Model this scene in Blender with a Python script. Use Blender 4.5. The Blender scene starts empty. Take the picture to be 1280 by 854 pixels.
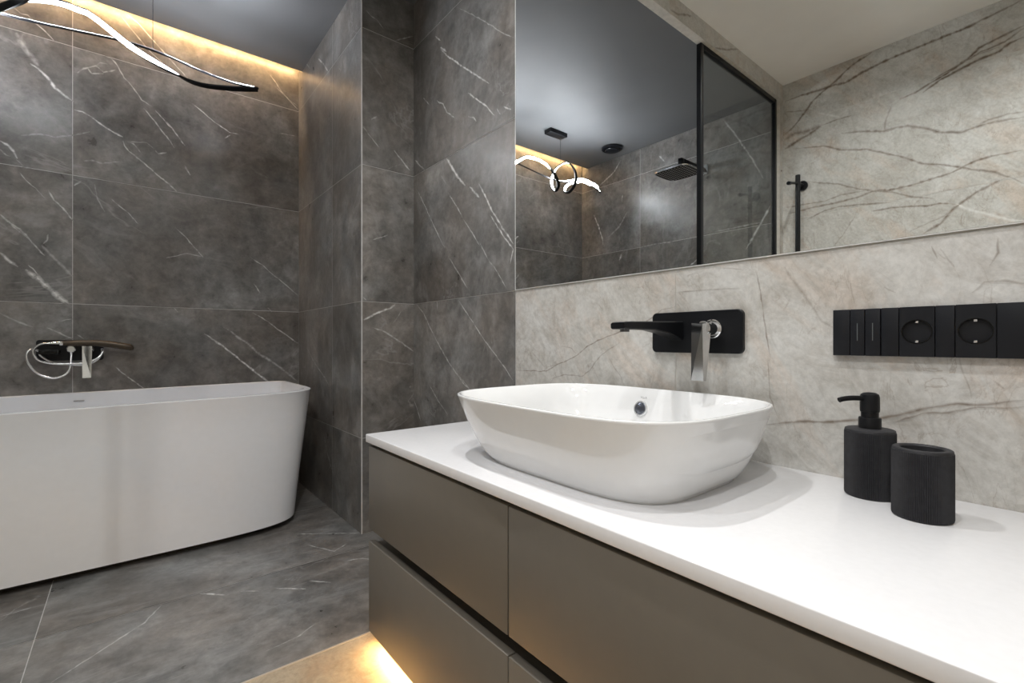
import bpy, bmesh, math, random
from mathutils import Vector, Matrix, noise as mnoise

S = bpy.context.scene
COL = S.collection
random.seed(7)

# ------------------------------------------------------------------ camera
cam_data = bpy.data.cameras.new('camera')
cam = bpy.data.objects.new('camera', cam_data)
COL.objects.link(cam)
cam.location = (0.0, 0.0, 0.843)
cam.rotation_euler = (math.pi / 2, 0.0, -0.6814)
cam_data.sensor_width = 36.0
cam_data.lens = 590.0 / 1280.0 * 36.0
cam_data.clip_start = 0.02
S.camera = cam

# ------------------------------------------------------------------ exposure, world, light levels
S.view_settings.view_transform = 'Standard'
S.view_settings.look = 'None'
S.view_settings.gamma = 1.0
S.view_settings.exposure = 0.12
S.view_settings.use_curve_mapping = False
world = bpy.data.worlds.new('world')
S.world = world
world.use_nodes = True
world.node_tree.nodes['Background'].inputs['Color'].default_value = (0.9, 0.95, 1.0, 1)
world.node_tree.nodes['Background'].inputs['Strength'].default_value = 0.0
PENDANT = 110.0          # radiance of the ribbon lamp's diffuser
COVE = 85.0             # radiance of the warm strip in the ceiling slot
FLOOR_STRIP = 110.0      # radiance of the warm strip under the cabinet
DOWN = [6.0, 9.3, 6.4, 12.0]   # watts of the recessed downlights; the last is added fill for the tub front
DOWN_POS = [(-0.38, 0.80), (0.36, 1.00), (0.30, 0.20), (-0.55, -0.25)]
S.cycles.max_bounces = 10
S.cycles.diffuse_bounces = 5
S.cycles.glossy_bounces = 6
S.cycles.transmission_bounces = 8
S.cycles.caustics_reflective = True
S.cycles.caustics_refractive = False
S.cycles.sample_clamp_indirect = 6.0
S.cycles.blur_glossy = 0.5
S.cycles.use_denoising = True
try:
    S.cycles.denoiser = 'OPENIMAGEDENOISE'
    S.cycles.denoising_input_passes = 'RGB_ALBEDO_NORMAL'
except Exception:
    pass

# ------------------------------------------------------------------ the room's measures (metres)
XL, XR = -1.20, 1.04        # opposite wall, vanity wall
YF, YB = -1.00, 3.00        # wall behind the camera, wall behind the bath
YZ = 1.262                  # where the pale zone meets the grey zone on the walls
YFLOOR = 1.325              # the same joint on the floor
PX, PY = 0.789, 2.017       # pier corner
ZD, ZW = 2.43, 2.49         # dark ceiling, white ceiling
JZ = (0.0, 0.419, 1.019, 1.619, 2.219, 2.62)   # tile rows

VEINS = {
 'back': [
  (3.7, 0.7, [(-0.396,2.314),(-0.373,2.298),(-0.352,2.301),(-0.331,2.28),(-0.309,2.262),(-0.283,2.239),(-0.263,2.216)]),
  (4.1, 0.8, [(-0.007,2.455),(0.034,2.431),(0.087,2.375),(0.13,2.334),(0.167,2.295),(0.205,2.258),(0.244,2.221)]),
  (3.4, 0.6, [(-0.03,2.434),(0.005,2.393),(0.046,2.346),(0.087,2.302),(0.124,2.274),(0.174,2.227)]),
  (14.9, 0.35, [(-0.389,2.208),(-0.369,2.167),(-0.352,2.133),(-0.329,2.108),(-0.317,2.086)]),
  (7.5, 0.85, [(-0.345,2.089),(-0.319,2.075),(-0.287,2.042),(-0.263,2.006),(-0.233,1.981),(-0.202,1.963)]),
  (4.8, 0.7, [(-0.2,1.926),(-0.171,1.924),(-0.145,1.914),(-0.126,1.898),(-0.11,1.889),(-0.088,1.873)]),
  (6.0, 0.8, [(-0.129,1.904),(-0.107,1.885),(-0.085,1.873),(-0.058,1.859),(-0.024,1.846)]),
  (4.5, 0.7, [(-0.091,2.219),(-0.066,2.214),(-0.046,2.192),(-0.018,2.137),(0.011,2.109),(0.031,2.079),(0.049,2.051),(0.093,2.031)]),
  (5.2, 0.5, [(-0.189,2.101),(-0.166,2.131),(-0.123,2.16),(-0.096,2.138),(-0.052,2.165)]),
  (5.2, 0.5, [(-0.155,2.138),(-0.139,2.115),(-0.096,2.132)]),
  (3.7, 0.4, [(-0.123,2.157),(-0.11,2.18),(-0.08,2.184)]),
  (3.7, 0.7, [(0.057,2.013),(0.081,1.982),(0.118,1.94)]),
  (4.1, 0.7, [(0.093,1.973),(0.124,1.925),(0.149,1.897),(0.183,1.845)]),
  (3.7, 0.7, [(0.102,2.015),(0.136,1.983),(0.167,1.946)]),
  (4.5, 0.6, [(0.149,1.974),(0.174,1.943),(0.199,1.907),(0.228,1.868)]),
  (7.5, 0.8, [(-0.437,1.717),(-0.41,1.701),(-0.394,1.679),(-0.385,1.652)]),
  (5.2, 0.5, [(-0.437,1.681),(-0.419,1.66),(-0.406,1.656)]),
  (3.7, 0.4, [(-0.387,1.648),(-0.364,1.62),(-0.34,1.619)]),
  (5.2, 0.8, [(-0.024,1.828),(-0.018,1.804),(-0.001,1.782),(0.025,1.763),(0.072,1.725),(0.112,1.689),(0.149,1.662),(0.196,1.618)]),
  (4.5, 0.5, [(-0.007,1.825),(0.016,1.824),(0.046,1.787)]),
  (3.7, 0.3, [(-0.007,1.829),(0.069,1.842),(0.099,1.819)]),
  (5.2, 0.7, [(0.102,1.812),(0.115,1.8),(0.149,1.814)]),
  (3.0, 0.5, [(-0.378,1.593),(-0.355,1.558),(-0.326,1.531),(-0.295,1.493)]),
  (4.5, 0.6, [(-0.287,1.532),(-0.268,1.491),(-0.238,1.459),(-0.202,1.406)]),
  (7.5, 0.7, [(-0.2,1.571),(-0.174,1.601)]),
  (4.5, 0.3, [(-0.129,1.593),(-0.118,1.523),(-0.091,1.467)]),
  (3.7, 0.5, [(-0.066,1.533),(-0.03,1.499),(-0.001,1.475),(0.034,1.429)]),
  (5.6, 0.5, [(-0.437,1.397),(-0.406,1.363),(-0.378,1.341),(-0.348,1.305)]),
  (5.6, 0.3, [(-0.373,1.758),(-0.317,1.78),(-0.263,1.781),(-0.202,1.807),(-0.145,1.838)]),
  (5.6, 0.3, [(-0.166,1.694),(-0.134,1.704),(-0.102,1.699),(-0.035,1.722)]),
  (4.8, 0.6, [(0.225,1.765),(0.251,1.72)]),
  (4.5, 0.5, [(-0.406,1.359),(-0.383,1.336),(-0.35,1.304),(-0.326,1.27),(-0.297,1.233)]),
  (9.3, 0.3, [(-0.307,1.279),(-0.268,1.226),(-0.238,1.191),(-0.207,1.148)]),
  (8.9, 0.75, [(-0.437,1.23),(-0.415,1.203),(-0.383,1.173)]),
  (14.9, 0.85, [(-0.359,1.165),(-0.326,1.135),(-0.297,1.103),(-0.273,1.074),(-0.248,1.045),(-0.215,1.017)]),
  (3.7, 0.6, [(-0.35,1.186),(-0.326,1.155),(-0.302,1.123)]),
  (5.2, 0.35, [(-0.437,0.968),(-0.396,0.937),(-0.359,0.918),(-0.333,0.908)]),
  (4.5, 0.4, [(-0.292,0.906),(-0.248,0.882),(-0.202,0.851)]),
  (3.7, 0.4, [(-0.253,0.934),(-0.228,0.945),(-0.202,0.949)]),
  (4.5, 0.4, [(-0.304,1.283),(-0.29,1.305),(-0.285,1.333)]),
  (5.2, 0.5, [(-0.189,0.876),(-0.166,0.855)]),
  (4.1, 0.7, [(0.633,2.386),(0.669,2.342),(0.693,2.31),(0.734,2.271),(0.789,2.225)]),
  (3.7, 0.4, [(0.669,2.324),(0.726,2.277),(0.784,2.251)]),
  (4.1, 0.7, [(0.258,2.098),(0.308,2.069),(0.349,2.037),(0.384,2.019),(0.43,1.995),(0.477,1.997)]),
  (3.7, 0.7, [(0.405,1.955),(0.434,1.984)]),
  (4.8, 0.7, [(0.226,1.757),(0.252,1.72)]),
  (3.7, 0.5, [(0.685,2.062),(0.776,2.069)]),
  (4.1, 0.6, [(0.184,1.435),(0.223,1.398),(0.262,1.348),(0.308,1.294)]),
  (3.7, 0.4, [(0.146,1.272),(0.19,1.288),(0.235,1.305),(0.302,1.297)]),
  (4.1, 0.6, [(0.529,1.319),(0.59,1.283),(0.645,1.232),(0.693,1.196),(0.742,1.156),(0.784,1.118)]),
  (4.8, 0.6, [(0.548,1.172),(0.583,1.119)]),
  (7.1, 0.85, [(0.313,0.886),(0.356,0.85),(0.409,0.808),(0.457,0.763),(0.494,0.727),(0.55,0.675),(0.611,0.622),(0.688,0.556)]),
  (4.5, 0.6, [(0.54,1.006),(0.582,0.983),(0.621,0.958),(0.667,0.919),(0.722,0.88),(0.784,0.831)]),
  (8.9, 0.35, [(0.4,0.922),(0.439,0.898),(0.469,0.867),(0.518,0.832),(0.582,0.767),(0.647,0.723),(0.701,0.677),(0.781,0.606)]),
  (4.8, 0.7, [(0.179,1.018),(0.198,0.996)]),
  (4.5, 0.7, [(0.621,1.038),(0.641,1.014)]),
  (4.1, 0.6, [(-0.05,0.718),(-0.02,0.682),(0.026,0.638),(0.057,0.609)]),
 ],
 'pier_side': [
  (5.1, 0.7, [(2.629,2.366),(2.544,2.3),(2.464,2.223)]),
  (4.7, 0.6, [(2.851,2.441),(2.774,2.377)]),
  (4.7, 0.4, [(2.537,0.362),(2.463,0.255),(2.369,0.173)]),
  (3.9, 0.35, [(2.842,0.812),(2.696,0.728),(2.512,0.654),(2.439,0.612)]),
 ],
 'pier_face': [
  (4.3, 0.45, [(0.81,2.302),(0.834,2.283),(0.862,2.278),(0.89,2.253)]),
  (3.6, 0.4, [(0.944,2.221),(1.035,2.278)]),
  (7.1, 0.6, [(0.834,1.827),(0.858,1.848)]),
  (3.6, 0.4, [(0.79,1.791),(0.827,1.752),(0.869,1.713)]),
  (4.6, 0.6, [(0.941,1.718),(0.978,1.683),(1.02,1.644)]),
  (3.6, 0.3, [(0.834,1.292),(0.912,1.326)]),
  (6.1, 0.8, [(0.79,0.935),(0.82,0.949),(0.862,0.971),(0.919,0.993),(0.948,1.012)]),
  (5.3, 0.4, [(0.837,0.906),(0.897,0.887),(0.941,0.86),(0.985,0.833),(1.039,0.797)]),
  (4.3, 0.6, [(0.796,1.037),(0.81,1.025)]),
  (3.6, 0.3, [(0.933,0.922),(0.978,0.982)]),
 ],
 'right_dark': [
  (3.2, 0.4, [(1.639,2.207),(1.562,2.147),(1.5,2.095),(1.431,2.036),(1.339,1.953),(1.275,1.902)]),
  (4.5, 0.8, [(1.771,2.102),(1.697,2.029),(1.616,1.964),(1.541,1.903),(1.47,1.845),(1.417,1.803)]),
  (4.5, 0.7, [(1.815,2.179),(1.771,2.137)]),
  (6.4, 0.8, [(1.771,2.108),(1.721,2.065)]),
  (4.2, 0.8, [(1.557,1.827),(1.49,1.77),(1.431,1.722),(1.384,1.671)]),
  (3.9, 0.7, [(1.924,1.953),(1.869,1.901)]),
  (4.2, 0.7, [(1.802,1.892),(1.746,1.853),(1.721,1.812),(1.656,1.763)]),
  (3.9, 0.6, [(1.557,1.732),(1.52,1.715),(1.5,1.693)]),
  (4.5, 0.7, [(1.331,1.683),(1.288,1.657)]),
  (3.9, 0.6, [(1.37,1.69),(1.348,1.663)]),
  (8.4, 0.9, [(1.721,1.616),(1.674,1.561),(1.628,1.508),(1.578,1.465)]),
  (7.1, 0.85, [(1.546,1.451),(1.48,1.394)]),
  (3.5, 0.55, [(1.709,1.47),(1.639,1.392),(1.583,1.325),(1.53,1.268),(1.47,1.2)]),
  (4.5, 0.7, [(2.004,1.694),(1.945,1.645),(1.903,1.616)]),
  (3.5, 0.55, [(1.989,1.556),(1.903,1.45),(1.835,1.362),(1.783,1.294),(1.733,1.241)]),
  (5.5, 0.85, [(1.484,1.449),(1.431,1.374),(1.398,1.324),(1.339,1.255),(1.275,1.183)]),
  (4.2, 0.8, [(1.412,1.314),(1.366,1.26),(1.288,1.177)]),
  (4.8, 0.3, [(1.771,1.563),(1.721,1.505)]),
  (4.5, 0.5, [(1.697,1.191),(1.628,1.121),(1.562,1.054)]),
  (3.5, 0.6, [(1.484,1.225),(1.421,1.148),(1.366,1.097),(1.313,1.032)]),
  (4.2, 0.7, [(1.313,1.203),(1.275,1.165),(1.292,1.115)]),
  (4.2, 0.5, [(1.989,1.018),(1.917,0.969),(1.862,0.907),(1.796,0.84),(1.733,0.783),(1.674,0.734)]),
  (3.5, 0.65, [(1.628,1.011),(1.53,0.922),(1.431,0.835),(1.322,0.75),(1.279,0.708)]),
  (3.9, 0.6, [(1.721,0.768),(1.639,0.709),(1.583,0.67),(1.546,0.655)]),
  (3.2, 0.5, [(1.639,0.715),(1.551,0.658)]),
  (3.9, 0.35, [(1.869,0.653),(1.796,0.59),(1.709,0.535)]),
  (4.5, 0.6, [(2.011,0.566),(1.974,0.517),(1.945,0.476)]),
  (5.8, 0.7, [(1.799,1.016),(1.796,0.977)]),
 ],
 'floor': [
  (3.7, 0.45, [(-0.152,1.621),(-0.062,1.703),(0.034,1.791),(0.083,1.881)]),
  (6.1, 0.7, [(0.184,1.883),(0.247,1.819)]),
  (5.4, 0.7, [(0.292,1.813),(0.341,1.774)]),
  (5.1, 0.7, [(0.387,1.762),(0.468,1.691)]),
  (4.7, 0.6, [(0.492,1.739),(0.549,1.68)]),
  (4.4, 0.6, [(0.65,1.809),(0.705,1.792),(0.736,1.746),(0.7,1.72)]),
  (4.1, 0.55, [(0.564,2.201),(0.657,2.135),(0.796,2.026)]),
  (4.1, 0.5, [(0.574,2.05),(0.64,1.922),(0.705,1.963)]),
  (4.1, 0.4, [(-0.307,2.109),(-0.241,2.12)]),
  (4.7, 0.4, [(0.145,2.36),(0.201,2.278)]),
  (3.4, 0.3, [(0.288,1.419),(0.38,1.433),(0.433,1.467)]),
 ],
 'left_beige': [
  (10.2, 0.85, [(1.249,2.384),(1.159,2.385),(1.031,2.375),(0.98,2.377),(0.921,2.364),(0.845,2.387),(0.773,2.399),(0.703,2.41),(0.628,2.412),(0.54,2.416),(0.465,2.419),(0.393,2.422),(0.324,2.434),(0.258,2.445),(0.208,2.454)]),
  (8.5, 0.75, [(1.249,2.172),(1.192,2.208),(1.137,2.267),(1.094,2.323),(1.031,2.363),(0.98,2.389),(0.921,2.432),(0.864,2.463),(0.791,2.482)]),
  (8.5, 0.85, [(0.669,2.166),(0.603,2.177),(0.54,2.202),(0.465,2.23),(0.393,2.266),(0.358,2.298),(0.291,2.312),(0.208,2.33)]),
  (8.5, 0.85, [(0.572,2.164),(0.502,2.201),(0.428,2.223),(0.358,2.24),(0.291,2.246),(0.252,2.27),(0.208,2.276)]),
  (6.8, 0.7, [(0.54,2.212),(0.48,2.231),(0.421,2.25),(0.351,2.275),(0.271,2.284),(0.208,2.317)]),
  (5.9, 0.5, [(0.487,2.224),(0.393,2.266),(0.291,2.27)]),
  (16.9, 0.55, [(1.249,2.141),(1.192,2.159),(1.126,2.149),(1.046,2.157)]),
  (12.7, 0.7, [(1.249,2.079),(1.17,2.109),(1.104,2.129),(1.046,2.157)]),
  (5.5, 0.45, [(1.046,2.157),(0.98,2.162),(0.883,2.161)]),
  (5.1, 0.4, [(1.249,2.316),(1.137,2.283)]),
  (9.3, 0.6, [(0.941,2.073),(0.836,2.049),(0.737,2.015),(0.686,2.018),(0.636,2.009),(0.556,1.967),(0.502,1.928),(0.421,1.901),(0.365,1.91),(0.311,1.91),(0.208,1.901)]),
  (6.8, 0.4, [(0.365,1.915),(0.324,1.929),(0.258,1.933),(0.208,1.923)]),
  (7.2, 0.6, [(1.192,2.063),(1.031,2.028),(0.941,1.976),(0.818,1.94),(0.72,1.885),(0.661,1.851),(0.572,1.787),(0.48,1.753),(0.393,1.708),(0.304,1.667),(0.245,1.623),(0.208,1.585)]),
  (5.9, 0.5, [(1.237,1.702),(1.137,1.698),(1.031,1.692),(0.941,1.711),(0.827,1.706)]),
  (7.6, 0.65, [(1.237,1.658),(1.083,1.668),(0.96,1.67),(0.864,1.676),(0.791,1.695),(0.703,1.681),(0.62,1.684),(0.54,1.696),(0.465,1.706),(0.428,1.72),(0.379,1.74),(0.324,1.748),(0.208,1.745)]),
  (6.4, 0.5, [(1.126,1.837),(0.96,1.779),(0.864,1.728),(0.773,1.69),(0.703,1.67),(0.62,1.623),(0.525,1.59)]),
  (5.9, 0.5, [(1.126,1.599),(1.031,1.633),(0.95,1.644),(0.864,1.634),(0.703,1.611)]),
  (6.4, 0.6, [(0.795,1.582),(0.703,1.581),(0.62,1.571),(0.556,1.559),(0.502,1.56),(0.443,1.542)]),
  (8.9, 0.6, [(0.579,1.409),(0.502,1.454),(0.465,1.507),(0.421,1.546),(0.386,1.572),(0.351,1.593),(0.271,1.629)]),
  (9.3, -0.8, [(0.443,1.546),(0.407,1.512),(0.358,1.484),(0.304,1.454),(0.258,1.426),(0.208,1.408)]),
  (8.5, -0.6, [(1.062,2.239),(0.95,2.174)]),
  (5.1, 0.3, [(0.98,1.413),(0.931,1.474),(0.873,1.571)]),
  (6.4, 0.4, [(0.737,2.02),(0.729,2.077),(0.703,2.153)]),
  (5.1, 0.3, [(0.628,1.436),(0.54,1.472),(0.465,1.497)]),
 ],
 'right_beige': [
  (2.7, 0.55, [(1.266,0.744),(1.187,0.746),(1.107,0.747),(1.059,0.77),(1.013,0.786),(0.97,0.805),(0.934,0.828),(0.9,0.843),(0.867,0.854),(0.83,0.866),(0.747,0.888),(0.706,0.906),(0.684,0.924),(0.646,0.928)]),
  (2.5, 0.4, [(1.093,0.721),(1.026,0.742),(0.952,0.741),(0.923,0.758),(0.905,0.781),(0.878,0.807),(0.856,0.818),(0.815,0.841)]),
  (2.3, 0.35, [(0.742,1.013),(0.728,0.983)]),
  (2.5, 0.35, [(0.856,0.799),(0.815,0.751),(0.802,0.727)]),
  (2.3, 0.35, [(1.039,0.829),(0.994,0.823),(0.976,0.807)]),
  (2.3, 0.3, [(1.179,0.811),(1.114,0.759)]),
  (1.9, 0.3, [(0.905,0.755),(0.883,0.726)]),
  (2.3, 0.5, [(0.455,0.997),(0.441,0.925),(0.436,0.87),(0.426,0.81)]),
  (4.7, 0.3, [(0.399,0.995),(0.372,0.949),(0.351,0.919),(0.331,0.881),(0.311,0.867)]),
  (4.3, 0.6, [(0.436,0.667),(0.372,0.682),(0.295,0.694),(0.234,0.708),(0.198,0.722),(0.167,0.735),(0.138,0.742),(0.116,0.742),(0.085,0.751),(0.066,0.755)]),
  (3.1, 0.5, [(0.218,0.701),(0.183,0.722),(0.15,0.728),(0.116,0.739),(0.085,0.742),(0.066,0.746)]),
  (2.5, 0.5, [(0.17,1.003),(0.163,0.98)]),
  (2.5, 0.4, [(0.161,0.996),(0.15,0.976),(0.141,0.964)]),
  (2.3, 0.4, [(0.093,1.002),(0.094,0.98),(0.103,0.959)]),
  (2.9, 0.35, [(0.122,0.92),(0.108,0.937),(0.085,0.937),(0.066,0.93)]),
  (2.3, 0.35, [(0.534,1.009),(0.48,1.0)]),
  (2.7, 0.4, [(0.234,0.941),(0.219,0.927)]),
  (2.9, 0.4, [(0.098,0.783),(0.086,0.771)]),
  (1.9, 0.35, [(0.431,0.805),(0.426,0.725),(0.408,0.683)]),
  (1.9, 0.3, [(0.138,0.817),(0.13,0.783),(0.122,0.753)]),
  (2.3, 0.3, [(0.645,0.964),(0.562,0.963),(0.489,0.959)]),
 ],
 'beam': [
  (9.7, 0.6, [(0.082,2.412),(0.018,2.419),(-0.104,2.464)]),
  (8.6, 0.6, [(-0.326,2.394),(-0.455,2.432),(-0.594,2.49)]),
  (7.8, 0.7, [(-1.093,1.909),(-1.208,1.948)]),
 ],
 'left_dark': [
  (7.6, 0.6, [(2.795,2.236),(2.699,2.278),(2.624,2.317),(2.552,2.398)]),
  (8.1, 0.7, [(2.854,1.991),(2.805,1.89),(2.756,1.76),(2.746,1.699)]),
  (9.8, 0.3, [(2.68,1.762),(2.57,1.83),(2.482,1.942)]),
  (9.8, 0.7, [(2.543,1.594),(2.57,1.54)]),
  (7.1, 0.6, [(1.91,1.414),(1.843,1.456)]),
  (7.6, 0.5, [(2.534,2.097),(2.543,2.034)]),
  (7.1, 0.5, [(2.179,2.32),(2.126,2.258)]),
  (5.4, 0.3, [(2.33,1.619),(2.187,1.623),(2.052,1.615)]),
  (7.6, 0.5, [(1.659,2.423),(1.581,2.3),(1.452,2.072),(1.382,1.924)]),
  (8.7, 0.65, [(1.497,1.471),(1.399,1.629),(1.339,1.734)]),
  (6.5, 0.35, [(1.719,1.632),(1.525,1.635),(1.399,1.638)]),
 ],
}
# ------------------------------------------------------------------ materials
def new_mat(name):
    m = bpy.data.materials.new(name)
    m.use_nodes = True
    nt = m.node_tree
    return m, nt, nt.nodes['Principled BSDF']

def node(nt, kind, **kw):
    n = nt.nodes.new(kind)
    for k, v in kw.items():
        if k in n.inputs:
            n.inputs[k].default_value = v
        else:
            setattr(n, k, v)
    return n

def ramp(nt, fac, stops):
    r = nt.nodes.new('ShaderNodeValToRGB')
    e = r.color_ramp.elements
    while len(e) < len(stops):
        e.new(0.5)
    for el, (p, c) in zip(e, stops):
        el.position = p
        el.color = (c[0], c[1], c[2], 1) if not isinstance(c, (int, float)) else (c, c, c, 1)
    nt.links.new(fac, r.inputs['Fac'])
    return r.outputs['Color']

def math_node(nt, op, a, b=None, clamp=False):
    n = nt.nodes.new('ShaderNodeMath')
    n.operation = op
    n.use_clamp = clamp
    for i, v in enumerate((a, b)):
        if v is None:
            continue
        if isinstance(v, (int, float)):
            n.inputs[i].default_value = v
        else:
            nt.links.new(v, n.inputs[i])
    return n.outputs[0]

def mix(nt, fac, a, b, blend='MIX'):
    n = nt.nodes.new('ShaderNodeMix')
    n.data_type = 'RGBA'
    n.blend_type = blend
    for s, v in ((n.inputs[0], fac), (n.inputs[6], a), (n.inputs[7], b)):
        if isinstance(v, (int, float)):
            s.default_value = v
        elif isinstance(v, tuple):
            s.default_value = (v[0], v[1], v[2], 1)
        else:
            nt.links.new(v, s)
    return n.outputs[2]

def noise_tex(nt, vec, scale, detail=5.0, rough=0.55, dist=0.0):
    n = node(nt, 'ShaderNodeTexNoise', Scale=scale, Detail=detail, Roughness=rough, Distortion=dist)
    nt.links.new(vec, n.inputs['Vector'])
    return n.outputs['Fac']

def stone_coords(nt, rot=(0, 0, 0), scale=(1, 1, 1)):
    g = nt.nodes.new('ShaderNodeNewGeometry')
    a = node(nt, 'ShaderNodeAttribute', attribute_name='tile_offset')
    v = nt.nodes.new('ShaderNodeVectorMath')
    nt.links.new(g.outputs['Position'], v.inputs[0])
    nt.links.new(a.outputs['Vector'], v.inputs[1])
    m = nt.nodes.new('ShaderNodeMapping')
    m.inputs['Rotation'].default_value = rot
    m.inputs['Scale'].default_value = scale
    nt.links.new(v.outputs[0], m.inputs['Vector'])
    return m.outputs[0]

def stretched(nt, vec, rot, scale):
    a = nt.nodes.new('ShaderNodeMapping')
    a.inputs['Rotation'].default_value = rot
    nt.links.new(vec, a.inputs['Vector'])
    b = nt.nodes.new('ShaderNodeMapping')
    b.inputs['Scale'].default_value = scale
    nt.links.new(a.outputs[0], b.inputs['Vector'])
    return b.outputs[0]

def make_dark_stone():
    m, nt, b = new_mat('dark_marble_tile')
    c = stone_coords(nt)
    st = stone_coords(nt, (0.5, 0.75, 0.6), (0.55, 2.2, 1.0))
    big = noise_tex(nt, c, 2.1, 7, 0.62, 0.6)
    col = ramp(nt, big, [(0.30, (0.105, 0.098, 0.090)), (0.50, (0.166, 0.160, 0.152)), (0.70, (0.265, 0.262, 0.256))])
    mot = noise_tex(nt, c, 13.0, 8, 0.65, 0.3)
    col = mix(nt, 1.0, col, ramp(nt, mot, [(0.30, 0.62), (0.70, 1.34)]), 'MULTIPLY')
    mic = noise_tex(nt, c, 48.0, 6, 0.7, 0.4)
    col = mix(nt, 1.0, col, ramp(nt, mic, [(0.32, 0.84), (0.68, 1.16)]), 'MULTIPLY')
    tint = noise_tex(nt, c, 3.3, 3, 0.5)
    col = mix(nt, 1.0, col, ramp(nt, tint, [(0.35, (1.05, 0.99, 0.94)), (0.65, (0.97, 1.0, 1.02))]), 'MULTIPLY')
    wisp = noise_tex(nt, st, 4.2, 9, 0.68, 1.4)
    col = mix(nt, ramp(nt, wisp, [(0.54, 0.0), (0.80, 0.50)]), col, (0.40, 0.397, 0.39))
    dk = noise_tex(nt, c, 30.0, 3, 0.5)
    col = mix(nt, ramp(nt, dk, [(0.66, 0.0), (0.76, 0.35)]), col, (0.07, 0.067, 0.063))
    hair = noise_tex(nt, st, 1.9, 6, 0.52, 0.9)
    hair = math_node(nt, 'ABSOLUTE', math_node(nt, 'SUBTRACT', hair, 0.5))
    hair = ramp(nt, hair, [(0.0, 0.55), (0.006, 0.0)])
    gate = ramp(nt, noise_tex(nt, c, 2.6, 2, 0.5), [(0.50, 0.0), (0.60, 1.0)])
    col = mix(nt, math_node(nt, 'MULTIPLY', hair, gate), col, (0.34, 0.335, 0.325))
    va = node(nt, 'ShaderNodeAttribute', attribute_name='vein')
    brk = ramp(nt, noise_tex(nt, c, 42.0, 4, 0.6), [(0.36, 0.25), (0.56, 1.2)])
    vf = math_node(nt, 'MULTIPLY', va.outputs['Fac'], brk, True)
    col = mix(nt, vf, col, (0.80, 0.80, 0.785))
    nt.links.new(col, b.inputs['Base Color'])
    rg = ramp(nt, mot, [(0.3, 0.27), (0.7, 0.40)])
    nt.links.new(rg, b.inputs['Roughness'])
    b.inputs['Specular IOR Level'].default_value = 0.5
    bmp = node(nt, 'ShaderNodeBump', Strength=0.05, Distance=0.002)
    nt.links.new(mot, bmp.inputs['Height'])
    nt.links.new(bmp.outputs[0], b.inputs['Normal'])
    return m

def make_pale_stone(name='pale_marble_tile', tone=(1, 1, 1)):
    m, nt, b = new_mat(name)
    c = stone_coords(nt)
    st = stone_coords(nt, (0.75, 0.35, 0.2), (1.0, 1.6, 0.6))
    big = noise_tex(nt, c, 2.4, 6, 0.6, 0.8)
    col = ramp(nt, big, [(0.30, (0.45, 0.435, 0.40)), (0.5, (0.53, 0.52, 0.49)), (0.70, (0.61, 0.605, 0.585))])
    dg = stretched(nt, c, (math.radians(-50), 0, 0), (1.0, 0.42, 1.35))
    pink = noise_tex(nt, dg, 4.6, 8, 0.66, 0.8)
    col = mix(nt, ramp(nt, pink, [(0.50, 0.0), (0.68, 0.66)]), col, (0.545, 0.445, 0.365))
    mot = noise_tex(nt, stretched(nt, c, (math.radians(-50), 0, 0), (1.0, 0.62, 1.2)), 19.0, 10, 0.76, 0.7)
    col = mix(nt, 1.0, col, ramp(nt, mot, [(0.32, (0.76, 0.73, 0.70)), (0.52, (1.0, 1.0, 1.0)), (0.70, (1.12, 1.13, 1.14))]), 'MULTIPLY')
    h = noise_tex(nt, st, 7.0, 7, 0.6, 1.1)
    h = math_node(nt, 'ABSOLUTE', math_node(nt, 'SUBTRACT', h, 0.5))
    h = ramp(nt, h, [(0.0, 0.42), (0.012, 0.0)])
    gate = ramp(nt, noise_tex(nt, c, 6.0, 2, 0.5), [(0.50, 0.0), (0.62, 1.0)])
    fine = noise_tex(nt, c, 75.0, 6, 0.7)
    col = mix(nt, 1.0, col, ramp(nt, fine, [(0.34, 0.88), (0.62, 1.06)]), 'MULTIPLY')
    col = mix(nt, math_node(nt, 'MULTIPLY', h, gate), col, (0.22, 0.165, 0.12))
    st2 = stone_coords(nt, (-0.6, 0.5, 0.9), (1.0, 1.8, 0.7))
    h2 = math_node(nt, 'ABSOLUTE', math_node(nt, 'SUBTRACT', noise_tex(nt, st2, 13.0, 6, 0.6, 0.8), 0.5))
    gate2 = ramp(nt, noise_tex(nt, c, 9.0, 2, 0.5), [(0.50, 0.0), (0.60, 1.0)])
    col = mix(nt, math_node(nt, 'MULTIPLY', ramp(nt, h2, [(0.0, 0.28), (0.014, 0.0)]), gate2), col, (0.24, 0.18, 0.14))
    va = node(nt, 'ShaderNodeAttribute', attribute_name='vein')
    brk = ramp(nt, noise_tex(nt, c, 55.0, 4, 0.6), [(0.32, 0.62), (0.58, 1.1)])
    dark = math_node(nt, 'MULTIPLY', math_node(nt, 'MAXIMUM', va.outputs['Fac'], 0.0), brk, True)
    lite = math_node(nt, 'MULTIPLY', math_node(nt, 'MAXIMUM', math_node(nt, 'MULTIPLY', va.outputs['Fac'], -1.0), 0.0), brk, True)
    col = mix(nt, 1.0, col, tone, 'MULTIPLY')
    col = mix(nt, math_node(nt, 'MULTIPLY', dark, 1.25, True), col, (0.135, 0.094, 0.062))
    col = mix(nt, lite, col, (0.74, 0.74, 0.72))
    nt.links.new(col, b.inputs['Base Color'])
    b.inputs['Roughness'].default_value = 0.34
    return m

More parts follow.
